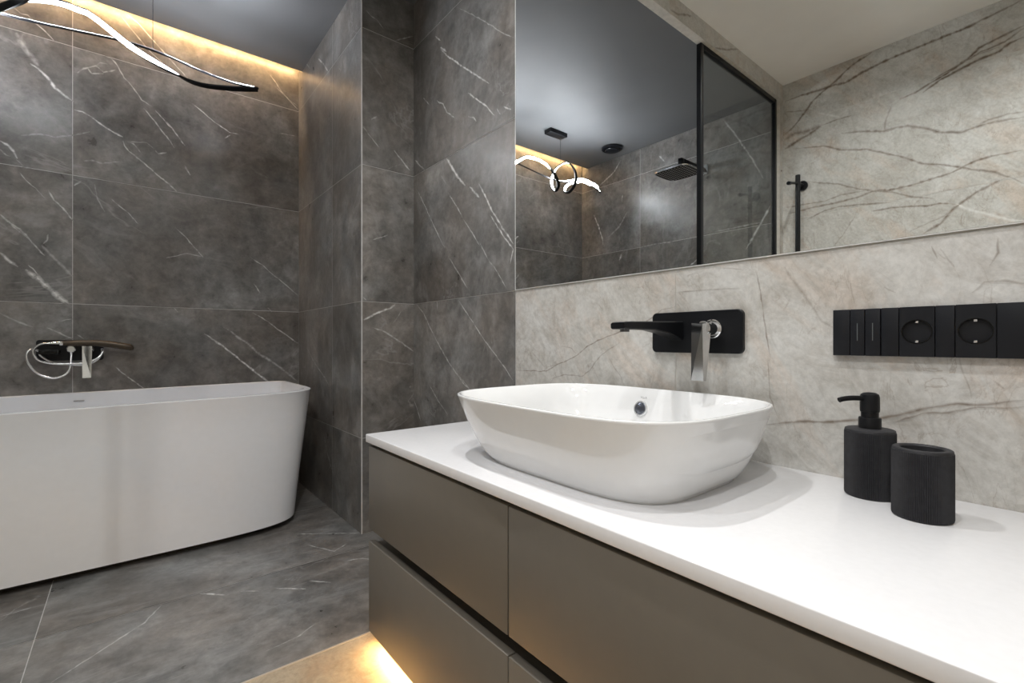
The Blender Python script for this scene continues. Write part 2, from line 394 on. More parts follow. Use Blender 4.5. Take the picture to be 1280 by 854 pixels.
def plain(name, color, rough=0.5, metal=0.0, spec=0.5, coat=0.0, var=0.0, vscale=40.0):
    m, nt, b = new_mat(name)
    b.inputs['Roughness'].default_value = rough
    b.inputs['Metallic'].default_value = metal
    b.inputs['Specular IOR Level'].default_value = spec
    b.inputs['Coat Weight'].default_value = coat
    b.inputs['Coat Roughness'].default_value = 0.03
    g = node(nt, 'ShaderNodeTexCoord')
    n = noise_tex(nt, g.outputs['Object'], vscale, 3, 0.5)
    lo = tuple(x * (1 - var) for x in color)
    hi = tuple(x * (1 + var) for x in color)
    nt.links.new(ramp(nt, n, [(0.3, lo), (0.7, hi)]), b.inputs['Base Color'])
    return m

def emitter(name, color, strength):
    m, nt, b = new_mat(name)
    b.inputs['Base Color'].default_value = (0.8, 0.8, 0.8, 1)
    b.inputs['Emission Color'].default_value = (*color, 1)
    b.inputs['Emission Strength'].default_value = strength
    return m

def make_glass():
    m = bpy.data.materials.new('smoked_glass')
    m.use_nodes = True
    nt = m.node_tree
    nt.nodes.clear()
    out = nt.nodes.new('ShaderNodeOutputMaterial')
    tr = nt.nodes.new('ShaderNodeBsdfTransparent')
    tr.inputs['Color'].default_value = (0.93, 0.945, 0.935, 1)
    gl = nt.nodes.new('ShaderNodeBsdfGlossy')
    gl.inputs['Roughness'].default_value = 0.0
    fr = nt.nodes.new('ShaderNodeFresnel')
    fr.inputs['IOR'].default_value = 1.52
    mx = nt.nodes.new('ShaderNodeMixShader')
    ge = nt.nodes.new('ShaderNodeNewGeometry')
    front = math_node(nt, 'SUBTRACT', 1.0, ge.outputs['Backfacing'])
    nt.links.new(math_node(nt, 'MULTIPLY', fr.outputs[0], front), mx.inputs[0])
    nt.links.new(tr.outputs[0], mx.inputs[1])
    nt.links.new(gl.outputs[0], mx.inputs[2])
    nt.links.new(mx.outputs[0], out.inputs[0])
    return m

DARK = make_dark_stone()
PALE = make_pale_stone()
TAN = make_pale_stone('tan_marble_floor_tile', (0.78, 0.66, 0.50))
GROUT_D = plain('grey_grout', (0.58, 0.57, 0.56), 0.7, var=0.1)
GROUT_P = plain('pale_grout', (0.58, 0.55, 0.50), 0.7, var=0.1)
WHITE_PAINT = plain('white_ceiling_paint', (0.86, 0.855, 0.84), 0.7, var=0.02, vscale=6)
GREY_PAINT = plain('grey_ceiling_paint', (0.15, 0.154, 0.16), 0.5, spec=0.35, var=0.03, vscale=5)
CERAMIC = plain('white_glazed_ceramic', (0.82, 0.825, 0.825), 0.06, spec=0.5, coat=0.3, var=0.01)
ACRYLIC = plain('white_acrylic', (0.83, 0.84, 0.87), 0.27, spec=0.42, var=0.01)
QUARTZ = plain('white_quartz', (0.79, 0.79, 0.805), 0.22, spec=0.5, var=0.015, vscale=90)
TAUPE = plain('taupe_matt_lacquer', (0.145, 0.130, 0.108), 0.42, spec=0.4, var=0.02)
BLACK = plain('black_matt_metal', (0.006, 0.0065, 0.008), 0.38, spec=0.28, var=0.1)
BLACK_PL = plain('black_matt_plastic', (0.0075, 0.0085, 0.0115), 0.42, spec=0.30, var=0.06)
BLACK_GLOSS = plain('black_gloss_plastic', (0.004, 0.004, 0.004), 0.15, spec=0.25, var=0.1)
RESIN = plain('black_ribbed_resin', (0.027, 0.027, 0.030), 0.55, spec=0.35, var=0.2, vscale=120)
CHANNEL = plain('black_channel', (0.006, 0.006, 0.006), 0.5, var=0.1)
CHROME = plain('polished_chrome', (0.80, 0.81, 0.83), 0.05, metal=1.0, var=0.02)
STEEL_HOSE = plain('spiral_steel_hose', (0.78, 0.79, 0.80), 0.22, metal=0.85, var=0.12, vscale=300)
BRONZE = plain('dark_bronze_metal', (0.085, 0.068, 0.052), 0.38, metal=0.75, var=0.08)
MIRROR = plain('mirror_silver', (0.875, 0.893, 0.875), 0.0, metal=1.0)
MIRROR_EDGE = plain('polished_mirror_edge', (0.92, 0.93, 0.92), 0.2, var=0.01)
TRIM = plain('champagne_metal_trim', (0.62, 0.55, 0.46), 0.35, metal=0.4, var=0.04)
GREY_MARK = plain('grey_print', (0.30, 0.30, 0.31), 0.4, var=0.05)
CABLE = plain('dark_cable', (0.02, 0.02, 0.02), 0.5)
GLASS = make_glass()
LED_COOL = emitter('cool_led_diffuser', (0.91, 0.94, 1.0), PENDANT)
LED_COVE = emitter('warm_led_strip', (1.0, 0.62, 0.28), COVE)
LED_FLOOR = emitter('warm_floor_led_strip', (1.0, 0.61, 0.25), FLOOR_STRIP)
LED_SPOT = emitter('downlight_lens', (1.0, 0.96, 0.90), 12.0)

# ------------------------------------------------------------------ object helpers
def link(name, bm, mats, parent=None, smooth=True, sharp=35):
    me = bpy.data.meshes.new(name)
    bmesh.ops.recalc_face_normals(bm, faces=bm.faces[:]) if smooth is not None else None
    bm.to_mesh(me)
    bm.free()
    for m in (mats if isinstance(mats, (list, tuple)) else [mats]):
        me.materials.append(m)
    if smooth:
        me.polygons.foreach_set('use_smooth', [True] * len(me.polygons))
        try:
            me.set_sharp_from_angle(angle=math.radians(sharp))
        except Exception:
            pass
    o = bpy.data.objects.new(name, me)
    COL.objects.link(o)
    if parent is not None:
        o.parent = parent
        o.matrix_parent_inverse = Matrix.Translation(-parent.location)
    return o

def tag(o, label, cat, group=None):
    o['label'] = label
    o['category'] = cat
    if group:
        o['group'] = group
    return o

def thing(name, loc, label, cat, group=None):
    o = bpy.data.objects.new(name, None)
    o.empty_display_size = 0.05
    COL.objects.link(o)
    o.location = loc
    return tag(o, label, cat, group)

def struct(o):
    o['kind'] = 'structure'
    return o

def box(bm, x0, x1, y0, y1, z0, z1, bev=0.0, seg=2, mat=0):
    r = bmesh.ops.create_cube(bm, size=1.0)
    vs = r['verts']
    for v in vs:
        v.co = Vector((x0 + (v.co.x + .5) * (x1 - x0), y0 + (v.co.y + .5) * (y1 - y0), z0 + (v.co.z + .5) * (z1 - z0)))
    fs = list({f for v in vs for f in v.link_faces})
    for f in fs:
        f.material_index = mat
    if bev > 0:
        es = list({e for v in vs for e in v.link_edges})
        bmesh.ops.bevel(bm, geom=es, offset=bev, segments=seg, profile=0.5, affect='EDGES', clamp_overlap=True)

def boxes(name, lst, mat, parent=None, bev=0.0, seg=2):
    bm = bmesh.new()
    for b in lst:
        box(bm, *b, bev=bev, seg=seg)
    return link(name, bm, mat, parent)

def rings_to_faces(bm, rings, close_u=True, cap0=False, cap1=False):
    n = len(rings[0])
    for a, b in zip(rings[:-1], rings[1:]):
        for i in range(n if close_u else n - 1):
            j = (i + 1) % n
            bm.faces.new((a[i], a[j], b[j], b[i]))
    if cap0:
        bm.faces.new(rings[0][::-1])
    if cap1:
        bm.faces.new(rings[-1])

def lathe(bm, prof, center=(0, 0, 0), axis='Z', n=40, cap=True):
    rings = []
    c = Vector(center)
    for r, h in prof:
        ring = []
        for i in range(n):
            t = 2 * math.pi * i / n
            p = (r * math.cos(t), r * math.sin(t))
            d = {'Z': (p[0], p[1], h), 'X': (h, p[0], p[1]), 'Y': (p[0], h, p[1])}[axis]
            ring.append(bm.verts.new(c + Vector(d)))
        rings.append(ring)
    rings_to_faces(bm, rings, True, cap, cap)

def spline(pts, sub=8, closed=False):
    P = [Vector(p) for p in pts]
    out = []
    n = len(P)
    for i in range(n - 1):
        p0, p1, p2, p3 = P[max(i - 1, 0)], P[i], P[i + 1], P[min(i + 2, n - 1)]
        for k in range(sub):
            t = k / sub
            out.append(0.5 * ((2 * p1) + (p2 - p0) * t + (2 * p0 - 5 * p1 + 4 * p2 - p3) * t * t + (-p0 + 3 * p1 - 3 * p2 + p3) * t ** 3))
    out.append(P[-1].copy())
    return out

def tube(bm, path, r, n=12, cap=True):
    P = [Vector(p) for p in path]
    up = Vector((0, 0, 1))
    rings = []
    prev = None
    for i, p in enumerate(P):
        t = (P[min(i + 1, len(P) - 1)] - P[max(i - 1, 0)]).normalized()
        if prev is None:
            a = t.cross(up)
            if a.length < 1e-3:
                a = t.cross(Vector((1, 0, 0)))
            a.normalize()
        else:
            a = (prev - t * prev.dot(t)).normalized()
        prev = a
        b = t.cross(a)
        rr = r(i / (len(P) - 1)) if callable(r) else r
        rings.append([bm.verts.new(p + (a * math.cos(2 * math.pi * k / n) + b * math.sin(2 * math.pi * k / n)) * rr) for k in range(n)])
    rings_to_faces(bm, rings, True, cap, cap)

def super_ring(bm, cx, cy, a, b, n, z, N=96):
    out = []
    for i in range(N):
        t = 2 * math.pi * i / N
        ct, st = math.cos(t), math.sin(t)
        x = a * math.copysign(abs(ct) ** (2.0 / n), ct)
        y = b * math.copysign(abs(st) ** (2.0 / n), st)
        out.append(bm.verts.new((cx + x, cy + y, z)))
    return out

# ------------------------------------------------------------------ tiled walls with their veins in the same mesh
def tile_surface(name, O, U, V, Nn, tiles, veins=(), thick=0.08, hole=None):
    """tiles: (u0,u1,v0,v1,material index 0 dark / 1 pale); U x V points along Nn, into the room."""
    O, U, V, Nn = Vector(O), Vector(U), Vector(V), Vector(Nn)
    bm = bmesh.new()
    lv = bm.verts.layers.float.new('vein')
    lo = bm.verts.layers.float_vector.new('tile_offset')
    def vert(u, v, h=0.0, vein=0.0, off=(0, 0, 0)):
        w = bm.verts.new(O + U * u + V * v + Nn * h)
        w[lv] = vein
        w[lo] = off
        return w
    g = 0.0011
    rnd = random.Random(name)
    offs = []
    for (u0, u1, v0, v1, mi) in tiles:
        off = (rnd.uniform(-9, 9), rnd.uniform(-9, 9), rnd.uniform(-9, 9))
        offs.append(off)
        f = bm.faces.new([vert(u0 + g, v0 + g, 0, 0, off), vert(u1 - g, v0 + g, 0, 0, off), vert(u1 - g, v1 - g, 0, 0, off), vert(u0 + g, v1 - g, 0, 0, off)])
        f.material_index = mi
        # backing slab behind every tile: the grout shows in the joints
        a = [vert(u0, v0, -.001), vert(u1, v0, -.001), vert(u1, v1, -.001), vert(u0, v1, -.001)]
        b = [vert(u0, v0, -thick), vert(u1, v0, -thick), vert(u1, v1, -thick), vert(u0, v1, -thick)]
        fs = [bm.faces.new(a), bm.faces.new(b[::-1])] + [bm.faces.new((a[j], a[i], b[i], b[j])) for i, j in ((0, 1), (1, 2), (2, 3), (3, 0))]
        for f in fs:
            f.material_index = 2 + mi
    vr = random.Random('veins ' + name)
    for w, s, pts in veins:
        pp = [Vector((p[0], p[1], 0)) for p in pts]
        path = []
        for a, b in zip(pp[:-1], pp[1:]):
            k = max(1, int((b - a).length / 0.008))
            for i in range(k):
                path.append(a.lerp(b, i / k))
        path.append(pp[-1])
        seed = vr.uniform(0, 100)
        n = len(path)
        prev = None
        for i, p in enumerate(path):
            t = (path[min(i + 1, n - 1)] - path[max(i - 1, 0)]).normalized()
            q = Vector((-t.y, t.x, 0))
            nz = mnoise.noise(Vector((p.x * 38, p.y * 38, seed)))
            nw = mnoise.noise(Vector((p.x * 70, p.y * 70, seed + 9)))
            c = p + q * (nz * 0.0024 + 0.0012 * mnoise.noise(Vector((p.x * 120, p.y * 120, seed + 3))))
            e = min(1.0, min(i + .3, n - 1 - i + .3) / max(2.0, n * 0.12))
            hw = w * 0.001 * (1.1 if name == 'wall_left' else 0.9) * (0.35 + 0.65 * e) * (1 + 0.55 * nw)
            st = s * 1.2 * (0.8 + 0.4 * nw) * (0.4 + 0.6 * e)
            mi, off = None, (0, 0, 0)
            for (u0, u1, v0, v1, m_), o_ in zip(tiles, offs):
                if u0 <= c.x <= u1 and v0 <= c.y <= v1:
                    mi, off = m_, o_
                    break
            if mi is None:
                prev = None
                continue
            cur = [vert(c.x - q.x * hw, c.y - q.y * hw, .00025, 0, off), vert(c.x, c.y, .0003, st, off), vert(c.x + q.x * hw, c.y + q.y * hw, .00025, 0, off)]
            if prev:
                for k in (0, 1):
                    f = bm.faces.new((prev[k + 1], prev[k], cur[k], cur[k + 1]))
                    if f.calc_center_median() and True:
                        f.normal_update()
                        if f.normal.dot(Nn) < 0:
                            f.normal_flip()
                    f.material_index = mi
            prev = cur
    return struct(link(name, bm, [DARK, TAN if name == 'floor' else PALE, GROUT_D, GROUT_P], smooth=None))

def grid(us, vs, mi):
    return [(a, b, c, d, mi) for a, b in zip(us[:-1], us[1:]) for c, d in zip(vs[:-1], vs[1:])]

JW = JZ[:5] + (ZW + .06,)
tile_surface('wall_back', (0, YB, 0), (1, 0, 0), (0, 0, 1), (0, -1, 0),
             grid((XL, -0.205, PX), JZ, 0), VEINS['back'])
tile_surface('wall_right', (XR, 0, 0), (0, 1, 0), (0, 0, 1), (-1, 0, 0),
             grid((YF, -0.555, 0.645, YZ), JW, 1) + grid((YZ, PY), JZ, 0), VEINS['right_dark'] + VEINS['right_beige'])
tile_surface('wall_left', (XL, 0, 0), (0, 1, 0), (0, 0, 1), (1, 0, 0),
             grid((YF, 0.062, YZ), JW, 1) + grid((YZ, 2.356, YB), JZ, 0), VEINS['left_dark'] + VEINS['left_beige'])
tile_surface('wall_front', (0, YF, 0), (1, 0, 0), (0, 0, 1), (0, 1, 0),
             grid((XL, -.2, XR), JW, 1))
# the pier between vanity wall and bath: two tiled faces
tile_surface('wall_pier_front', (0, PY, 0), (1, 0, 0), (0, 0, 1), (0, -1, 0),
             grid((PX + .003, XR + .02), JZ, 0), VEINS['pier_face'], thick=0.04)
tile_surface('wall_pier_side', (PX, 0, 0), (0, 1, 0), (0, 0, 1), (-1, 0, 0),
             grid((PY + .002, 2.40, YB), JZ, 0), VEINS['pier_side'], thick=0.04)
tile_surface('floor', (0, 0, 0), (1, 0, 0), (0, 1, 0), (0, 0, 1),
             grid((XL, -0.208, 0.992, XR + .04), (YFLOOR, 1.886, 2.486, YB + .04), 0) + grid((XL, -0.45, 0.75, XR + .04), (YF, .1, 0.7, YFLOOR - .004), 1),
             VEINS['floor'])
struct(boxes('trim_1', [(XL, XR, YFLOOR - .006, YFLOOR, -.02, 0.0012)], TRIM))
# metal corner trims of the pier
struct(boxes('trim_2', [(PX - .0008, PX + .003, PY - .0008, PY + .003, 0, ZD)], GROUT_D))
# ceilings
struct(boxes('ceiling', [(XL - .08, XR + .08, YF - .08, YZ, ZW, ZW + .1)], WHITE_PAINT))
struct(boxes('ceiling_bath', [(XL - .08, XR + .08, YZ + .045, 2.932, ZD, ZD + .06)], GREY_PAINT))
struct(boxes('ceiling_slot', [(XL - .08, XR + .08, 2.80, YB + .08, 2.60, 2.66)], GREY_PAINT))
# tiled beam and side nib between the two zones
BEAM = [(XL, -1.155, 0.0, 1.019, 1), (XL, -1.155, 1.019, 2.219, 1), (XL, -1.062, 2.395, ZW + .06, 1), (-1.062, 0.138, 2.395, ZW + .06, 1), (0.138, XR, 2.395, ZW + .06, 1), (XL, -1.155, 2.219, 2.395, 1)]
tile_surface('trim_3', (0, YZ, 0), (1, 0, 0), (0, 0, 1), (0, -1, 0), BEAM, VEINS['beam'], thick=0.045)

# ------------------------------------------------------------------ mirror
mir = thing('wall_mirror', (XR, 0.6, 1.019), 'large frameless wall mirror above the vanity, reaching the ceiling', 'mirror')
bm = bmesh.new()
box(bm, XR - .0045, XR - .0003, -0.10, YZ - .002, 1.0205, ZW - .002)
link('polished_edge', bm, MIRROR_EDGE, mir)
bm = bmesh.new()
box(bm, XR - .0052, XR - .0046, -0.0985, YZ - .0052, 1.0222, ZW - .004)
link('mirror_glass', bm, MIRROR, mir)

# ------------------------------------------------------------------ vanity cabinet, worktop, strip
CX = 0.514
van = thing('vanity_cabinet', (0.78, 0.645, 0.045), 'wall hung taupe vanity cabinet with four handleless drawers under the white worktop', 'cabinet')
boxes('carcass', [(CX + .019, XR - .001, 0.031, 1.258, .3285, .5645), (CX + .019, XR - .001, 0.031, 1.258, .0455, .285)], TAUPE, van)
boxes('finger_channel', [(CX + .070, XR - .002, 0.034, 1.256, .284, .330), (CX + .012, CX + .019, .032, 1.257, .5555, .5645)], CHANNEL, van)
for y0, y1 in ((0.028, 0.6433), (0.6467, 1.262)):
    boxes('drawer_front', [(CX, CX + .0185, y0, y1, .328, .5555)], TAUPE, van, bev=.0012)
    boxes('drawer_front', [(CX, CX + .0185, y0, y1, .045, .2925)], TAUPE, van, bev=.0012)
bm = bmesh.new()
box(bm, CX - .006, XR - .0005, 0.020, 1.270, .565, .587, bev=.0022, seg=3)
tag(link('worktop', bm, QUARTZ), 'white stone worktop slab on the taupe vanity cabinet', 'countertop')
st_ = thing('led_strip', (0.60, .645, .045), 'warm light strip fixed under the floating vanity cabinet', 'led strip', None)
boxes('strip_profile', [(.540, .556, .04, 1.25, .038, .0455)], TRIM, st_)
boxes('diffuser', [(.541, .549, .042, 1.248, .0290, .0385)], LED_FLOOR, st_)

# ------------------------------------------------------------------ wash basin
bas = thing('wash_basin', (.770, .645, .587), 'white rounded rectangular vessel basin sitting on the worktop', 'basin')
def basin_body():
    bm = bmesh.new()
    cx0, cy0 = .770, .645
    a0, b0, a1, b1 = .174, .234, .232, .3015
    z0 = .5872
    H = .140
    rings = []
    prof = [(0.000, -.05), (0.003, -.03), (0.006, 0.03), (0.012, .125), (0.022, .235), (0.035, .352), (0.055, .505), (0.085, .705), (0.115, .885), (0.1345, .985)]
    for h, f in prof:
        nn = 4.2 - .4 * f
        rings.append(super_ring(bm, cx0, cy0 + .0115 * f, a0 + (a1 - a0) * f, b0 + (b1 - b0) * f, nn, z0 + h))
    rings.append(super_ring(bm, cx0, cy0 + .0115, a1, b1, 3.8, z0 + H - .0022))
    rings.append(super_ring(bm, cx0, cy0 + .0115, a1 - .0015, b1 - .0015, 3.8, z0 + H))
    rings.append(super_ring(bm, cx0, cy0 + .0115, a1 - .0055, b1 - .0055, 3.8, z0 + H))
    rings.append(super_ring(bm, cx0, cy0 + .0115, a1 - .0075, b1 - .0075, 3.8, z0 + H - .002))
    for h, f in [(.115, .88), (.085, .76), (.06, .62), (.04, .42), (.030, .15), (.026, -.25), (.024, -.9)]:
        rings.append(super_ring(bm, cx0, cy0, a0 + (a1 - a0) * f - .008, b0 + (b1 - b0) * f - .008, 3.8, z0 + h))
    rings.append(super_ring(bm, cx0, cy0, .03, .03, 2.0, z0 + .0225))
    rings_to_faces(bm, rings, True, True, True)
    return bm
link('bowl', basin_body(), CERAMIC, bas, sharp=60)
# overflow ring on the inner back wall of the bowl
ov_c = Vector((.9808, .7045, .6775))
ov_n = Vector((-.965, 0, .26)).normalized()
def disc(bm, c, nrm, prof, n=36):
    nrm = nrm.normalized()
    a = nrm.cross(Vector((0, 1, 0.01))).normalized()
    b = nrm.cross(a)
    rings = [[bm.verts.new(c + nrm * h + (a * math.cos(2 * math.pi * k / n) + b * math.sin(2 * math.pi * k / n)) * r) for k in range(n)] for r, h in prof]
    rings_to_faces(bm, rings, True, True, True)
bm = bmesh.new()
disc(bm, ov_c, ov_n, [(.0195, -.008), (.0195, .002), (.0180, .0045), (.0160, .0045), (.0157, -.001), (.002, -.002)])
ring_o = link('overflow_ring', bm, plain('bright_chrome_ring', (.85, .86, .87), .18, metal=.55), bas)
bm = bmesh.new()
disc(bm, ov_c, ov_n, [(.0150, -.002), (.0150, .0018), (.0130, .0028), (.003, .0028)])
link('overflow_cap', bm, plain('brushed_steel_cap', (.16, .17, .20), .3, metal=.9, var=.1), ring_o)
bm = bmesh.new()
disc(bm, Vector((.77, .645, .6095)), Vector((0, 0, 1)), [(.031, -.003), (.031, .002), (.028, .005), (.004, .006)])
link('drain_cover', bm, CHROME, bas)
# the small grey maker's mark above the overflow
fc = bpy.data.curves.new('mark', 'FONT')
fc.body = 'VitrA'
fc.size = .0085
fc.extrude = .0002
fc.align_x = 'CENTER'
fo = bpy.data.objects.new('mark', fc)
COL.objects.link(fo)
dg = bpy.context.evaluated_depsgraph_get()
me = bpy.data.meshes.new_from_object(fo.evaluated_get(dg))
bpy.data.objects.remove(fo)
yx = Vector((0, -1, 0))
up = yx.cross(-ov_n).normalized()
if up.z < 0:
    up = -up
mw = Matrix((( yx.x, up.x, ov_n.x, 0), (yx.y, up.y, ov_n.y, 0), (yx.z, up.z, ov_n.z, 0), (0, 0, 0, 1)))
pos = ov_c + up * .0245 + yx * .004 + ov_n * .0004
me.transform(Matrix.Translation(pos) @ mw)
me.materials.append(GREY_MARK)
mk = bpy.data.objects.new('printed_mark', me)
COL.objects.link(mk)
mk.parent = bas
mk.matrix_parent_inverse = Matrix.Translation(-bas.location)

# ------------------------------------------------------------------ basin tap in the wall
tap = thing('basin_mixer', (XR, .592, .865), 'black wall mounted basin tap with long spout and chrome lever above the basin', 'tap')
def rounded_plate(bm, x0, x1, y0, y1, z0, z1, r, n=8, bev=.0015):
    pts = []
    for cy_, cz_, a0 in ((y1 - r, z1 - r, 0), (y0 + r, z1 - r, 90), (y0 + r, z0 + r, 180), (y1 - r, z0 + r, 270)):
        for k in range(n + 1):
            t = math.radians(a0 + 90 * k / n)
            pts.append((cy_ + r * math.cos(t), cz_ + r * math.sin(t)))
    my, mz = (y0 + y1) / 2, (z0 + z1) / 2
    def ring(x, ins):
        return [bm.verts.new((x, p[0] + math.copysign(min(ins, abs(p[0] - my)), my - p[0]), p[1] + math.copysign(min(ins, abs(p[1] - mz)), mz - p[1]))) for p in pts]
    rings = [ring(x1, 0), ring(x0 + bev, 0), ring(x0, bev)]
    rings_to_faces(bm, rings, True, True, True)
bm = bmesh.new()
rounded_plate(bm, XR - .010, XR - .0004, .478, .706, .816, .914, .012)
link('wall_plate', bm, BLACK, tap)
def hexa(bm, a, b):
    """loft between two quads"""
    va = [bm.verts.new(p) for p in a]
    vb = [bm.verts.new(p) for p in b]
    rings_to_faces(bm, [va, vb], True, True, True)
    return va + vb
bm = bmesh.new()
secs = []
for x, hw, zt, zb in ((XR - .008, .021, .8920, .8460), (XR - .03, .0205, .8910, .8520), (XR - .07, .0200, .8900, .8620), (XR - .12, .0198, .8885, .8690), (XR - .20, .0195, .8865, .8695), (XR - .226, .0195, .8850, .8690), (XR - .231, .0185, .8830, .8705)):
    yc = .640
    c = .0025
    secs.append([bm.verts.new((x, yc + dy, z)) for dy, z in ((hw, zb + c), (hw, zt - c), (hw - c, zt), (-hw + c, zt), (-hw, zt - c), (-hw, zb + c), (-hw + c, zb), (hw - c, zb))])
rings_to_faces(bm, secs, True, True, True)
sp = link('spout', bm, BLACK, tap, sharp=25)
bm = bmesh.new()
lathe(bm, [(.010, 0), (.010, .006), (.008, .0065)], (XR - .207, .640, .8640), 'Z', 24)
link('aerator', bm, plain('grey_aerator', (.12, .12, .125), .35, metal=.6), sp)
bm = bmesh.new()
lathe(bm, [(.0215, -.0105), (.0215, -.022), (.0195, -.024), (.0165, -.024), (.0165, -.060), (.0150, -.0625)], (XR, .541, .8715), 'X', 40)
lv = link('lever_collar', bm, CHROME, tap, sharp=30)
bm = bmesh.new()
# faceted lever: hangs down from the collar
va = hexa(bm, [(.969, .5625, .884), (.990, .5600, .886), (.990, .5270, .886), (.962, .5330, .881)],
          [(.964, .5610, .757), (.974, .5600, .757), (.974, .5310, .757), (.966, .5330, .757)])
link('lever', bm, plain('brushed_chrome_lever', (.62, .63, .64), .14, metal=1.0, var=.04), tap, sharp=10)
boxes('printed_mark', [(XR - .0103, XR - .0099, .577, .588, .8275, .8293)], GREY_MARK, tap)

# ------------------------------------------------------------------ socket and switch strip
sw = thing('socket_panel', (XR, .188, .86), 'long black wall panel with two rocker switches and two sockets', 'socket panel')
Z0, Z1 = .8175, .9015
boxes('back_frame', [(XR - .006, XR - .0004, .059, .3095, Z0, Z1)], BLACK_PL, sw, bev=.001)
for y0, y1 in ((.2825, .3100), (.2115, .2365), (.1405, .1645), (.058, .0935)):
    boxes('blank_strip', [(XR - .011, XR - .005, y0 + .0004, y1 - .0004, Z0 - .0003, Z1 + .0003)], BLACK_PL, sw, bev=.0008)
for y0, y1 in ((.2600, .2825), (.2370, .2600)):
    r_ = boxes('rocker_switch', [(XR - .0115, XR - .005, y0 + .0005, y1 - .0005, Z0 - .0003, Z1 + .0003)], BLACK_PL, sw, bev=.0010)
    ym = (y0 + y1) / 2
    boxes('indicator_line', [(XR - .0118, XR - .0114, ym - .0006, ym + .0006, .8445, .8760)], plain('pale_indicator', (.10, .115, .12), .4), r_)
for y0, y1 in ((.1650, .2110), (.0940, .1400)):
    ym, zm = (y0 + y1) / 2, .8595
    bm = bmesh.new()
    # square plate with a round well
    n = 48
    sq, r0, r1, r2 = [], [], [], []
    hy, hz = (y1 - y0) / 2 - .0004, (Z1 - Z0) / 2 + .0003
    zc_ = (Z0 + Z1) / 2
    for i in range(n):
        t = 2 * math.pi * i / n + math.pi / 4
        c_, s_ = math.cos(t), math.sin(t)
        k = 1 / max(abs(c_), abs(s_))
        sq.append((ym + hy * c_ * k, zc_ + hz * s_ * k))
        r0.append((ym + .0205 * c_, zm + .0205 * s_))
        r1.append((ym + .0192 * c_, zm + .0192 * s_))
    xs = XR - .0112
    rings = [[bm.verts.new((XR - .005, p[0], p[1])) for p in sq], [bm.verts.new((xs, p[0], p[1])) for p in sq],
             [bm.verts.new((xs, p[0], p[1])) for p in r0]]
    rings_to_faces(bm, rings, True)
    soc = link('socket_insert', bm, BLACK_PL, sw, sharp=30)
    bm = bmesh.new()
    rings = [[bm.verts.new((xs - .0004, p[0], p[1])) for p in r0], [bm.verts.new((xs - .0004, p[0], p[1])) for p in r1],
             [bm.verts.new((XR - .0048, p[0], p[1])) for p in r1]]
    rings_to_faces(bm, rings, True, False, True)
    link('socket_well', bm, BLACK_GLOSS, soc)  # near-black colour stands in for the shade of a deeper well
    for dz in (.0165, -.0165):
        boxes('earth_clip', [(XR - .0105, XR - .0046, ym - .0022, ym + .0022, zm + dz - .0018, zm + dz + .0018)], CHROME, soc, bev=.0006)
    for dy in (.0095, -.0095):
        bm = bmesh.new()
        lathe(bm, [(.0029, -.0047), (.0029, -.0052), (.0022, -.0053)], (XR, ym + dy, zm), 'X', 18)
        link('pin_hole', bm, CHANNEL, soc)

# ------------------------------------------------------------------ ribbed soap dispenser and tumbler
def rib_ring(bm, a, b, z, rib, N=360, nr=90, rot=0.0, c=(0, 0)):
    out = []
    for i in range(N):
        t = 2 * math.pi * i / N
        m_ = 1.0 - rib * (0.5 - 0.5 * math.cos(nr * t))
        x, y = a * math.cos(t), b * math.sin(t)
        l = math.hypot(x, y)
        k = (l - (1 - m_)) / l
        x, y = x * k, y * k
        out.append(bm.verts.new((c[0] + x * math.cos(rot) - y * math.sin(rot), c[1] + x * math.sin(rot) + y * math.cos(rot), z)))
    return out
def ribbed_body(c, a, b, z0, h, rot, hollow):
    bm = bmesh.new()
    R = lambda ins, z, rib: rib_ring(bm, a - ins, b - ins, z, rib, rot=rot, c=c)
    rb = .0015
    rings = [R(.003, z0, 0), R(.0005, z0 + .0015, rb * .5), R(0, z0 + .004, rb), R(0, z0 + h - .006, rb), R(.0006, z0 + h - .004, 0), R(.0012, z0 + h - .001, 0), R(.0028, z0 + h, 0)]
    if hollow:
        rings += [R(.0085, z0 + h, 0), R(.0105, z0 + h - .002, 0), R(.012, z0 + .012, 0), R(.020, z0 + .008, 0)]
    else:
        rings += [R(.014, z0 + h + .0012, 0)]
    rings_to_faces(bm, rings, True, True, True)
    return bm
ROT = 0.0
sd = thing('soap_dispenser', (.957, .235, .587), 'black ribbed round soap dispenser with a pump top, behind the tumbler', 'soap dispenser')
link('bottle', ribbed_body((.957, .235), .0353, .0353, .5872, .111, ROT, False), RESIN, sd, sharp=28)
bm = bmesh.new()
lathe(bm, [(.0158, .698), (.0158, .7150), (.0150, .7170), (.0122, .7175), (.0122, .7265), (.0122, .7275)], (.957, .235, 0), 'Z', 40)
link('collar', bm, BLACK, sd)
bm = bmesh.new()
lathe(bm, [(.0120, .7260), (.0134, .7265), (.0137, .7300), (.0137, .7500), (.0125, .7550), (.0090, .7575), (.003, .7585)], (.957, .235, 0), 'Z', 40)
ph = link('pump_head', bm, BLACK, sd)
bm = bmesh.new()
dirx = Vector((-.777, .63, 0)).normalized()
c0 = Vector((.957, .235, .7485))
tube(bm, spline([c0 + dirx * .010, c0 + dirx * .030 + Vector((0, 0, .0005)), c0 + dirx * .044 - Vector((0, 0, .001)), c0 + dirx * .051 - Vector((0, 0, .0030))], 6), .0042, 14)
link('nozzle', bm, BLACK, ph)
tm = tag(link('tumbler', ribbed_body((.898, .158), .0355, .0355, .5872, .101, ROT, True), RESIN, sharp=28), 'open black ribbed round tumbler in front of the soap dispenser', 'tumbler')

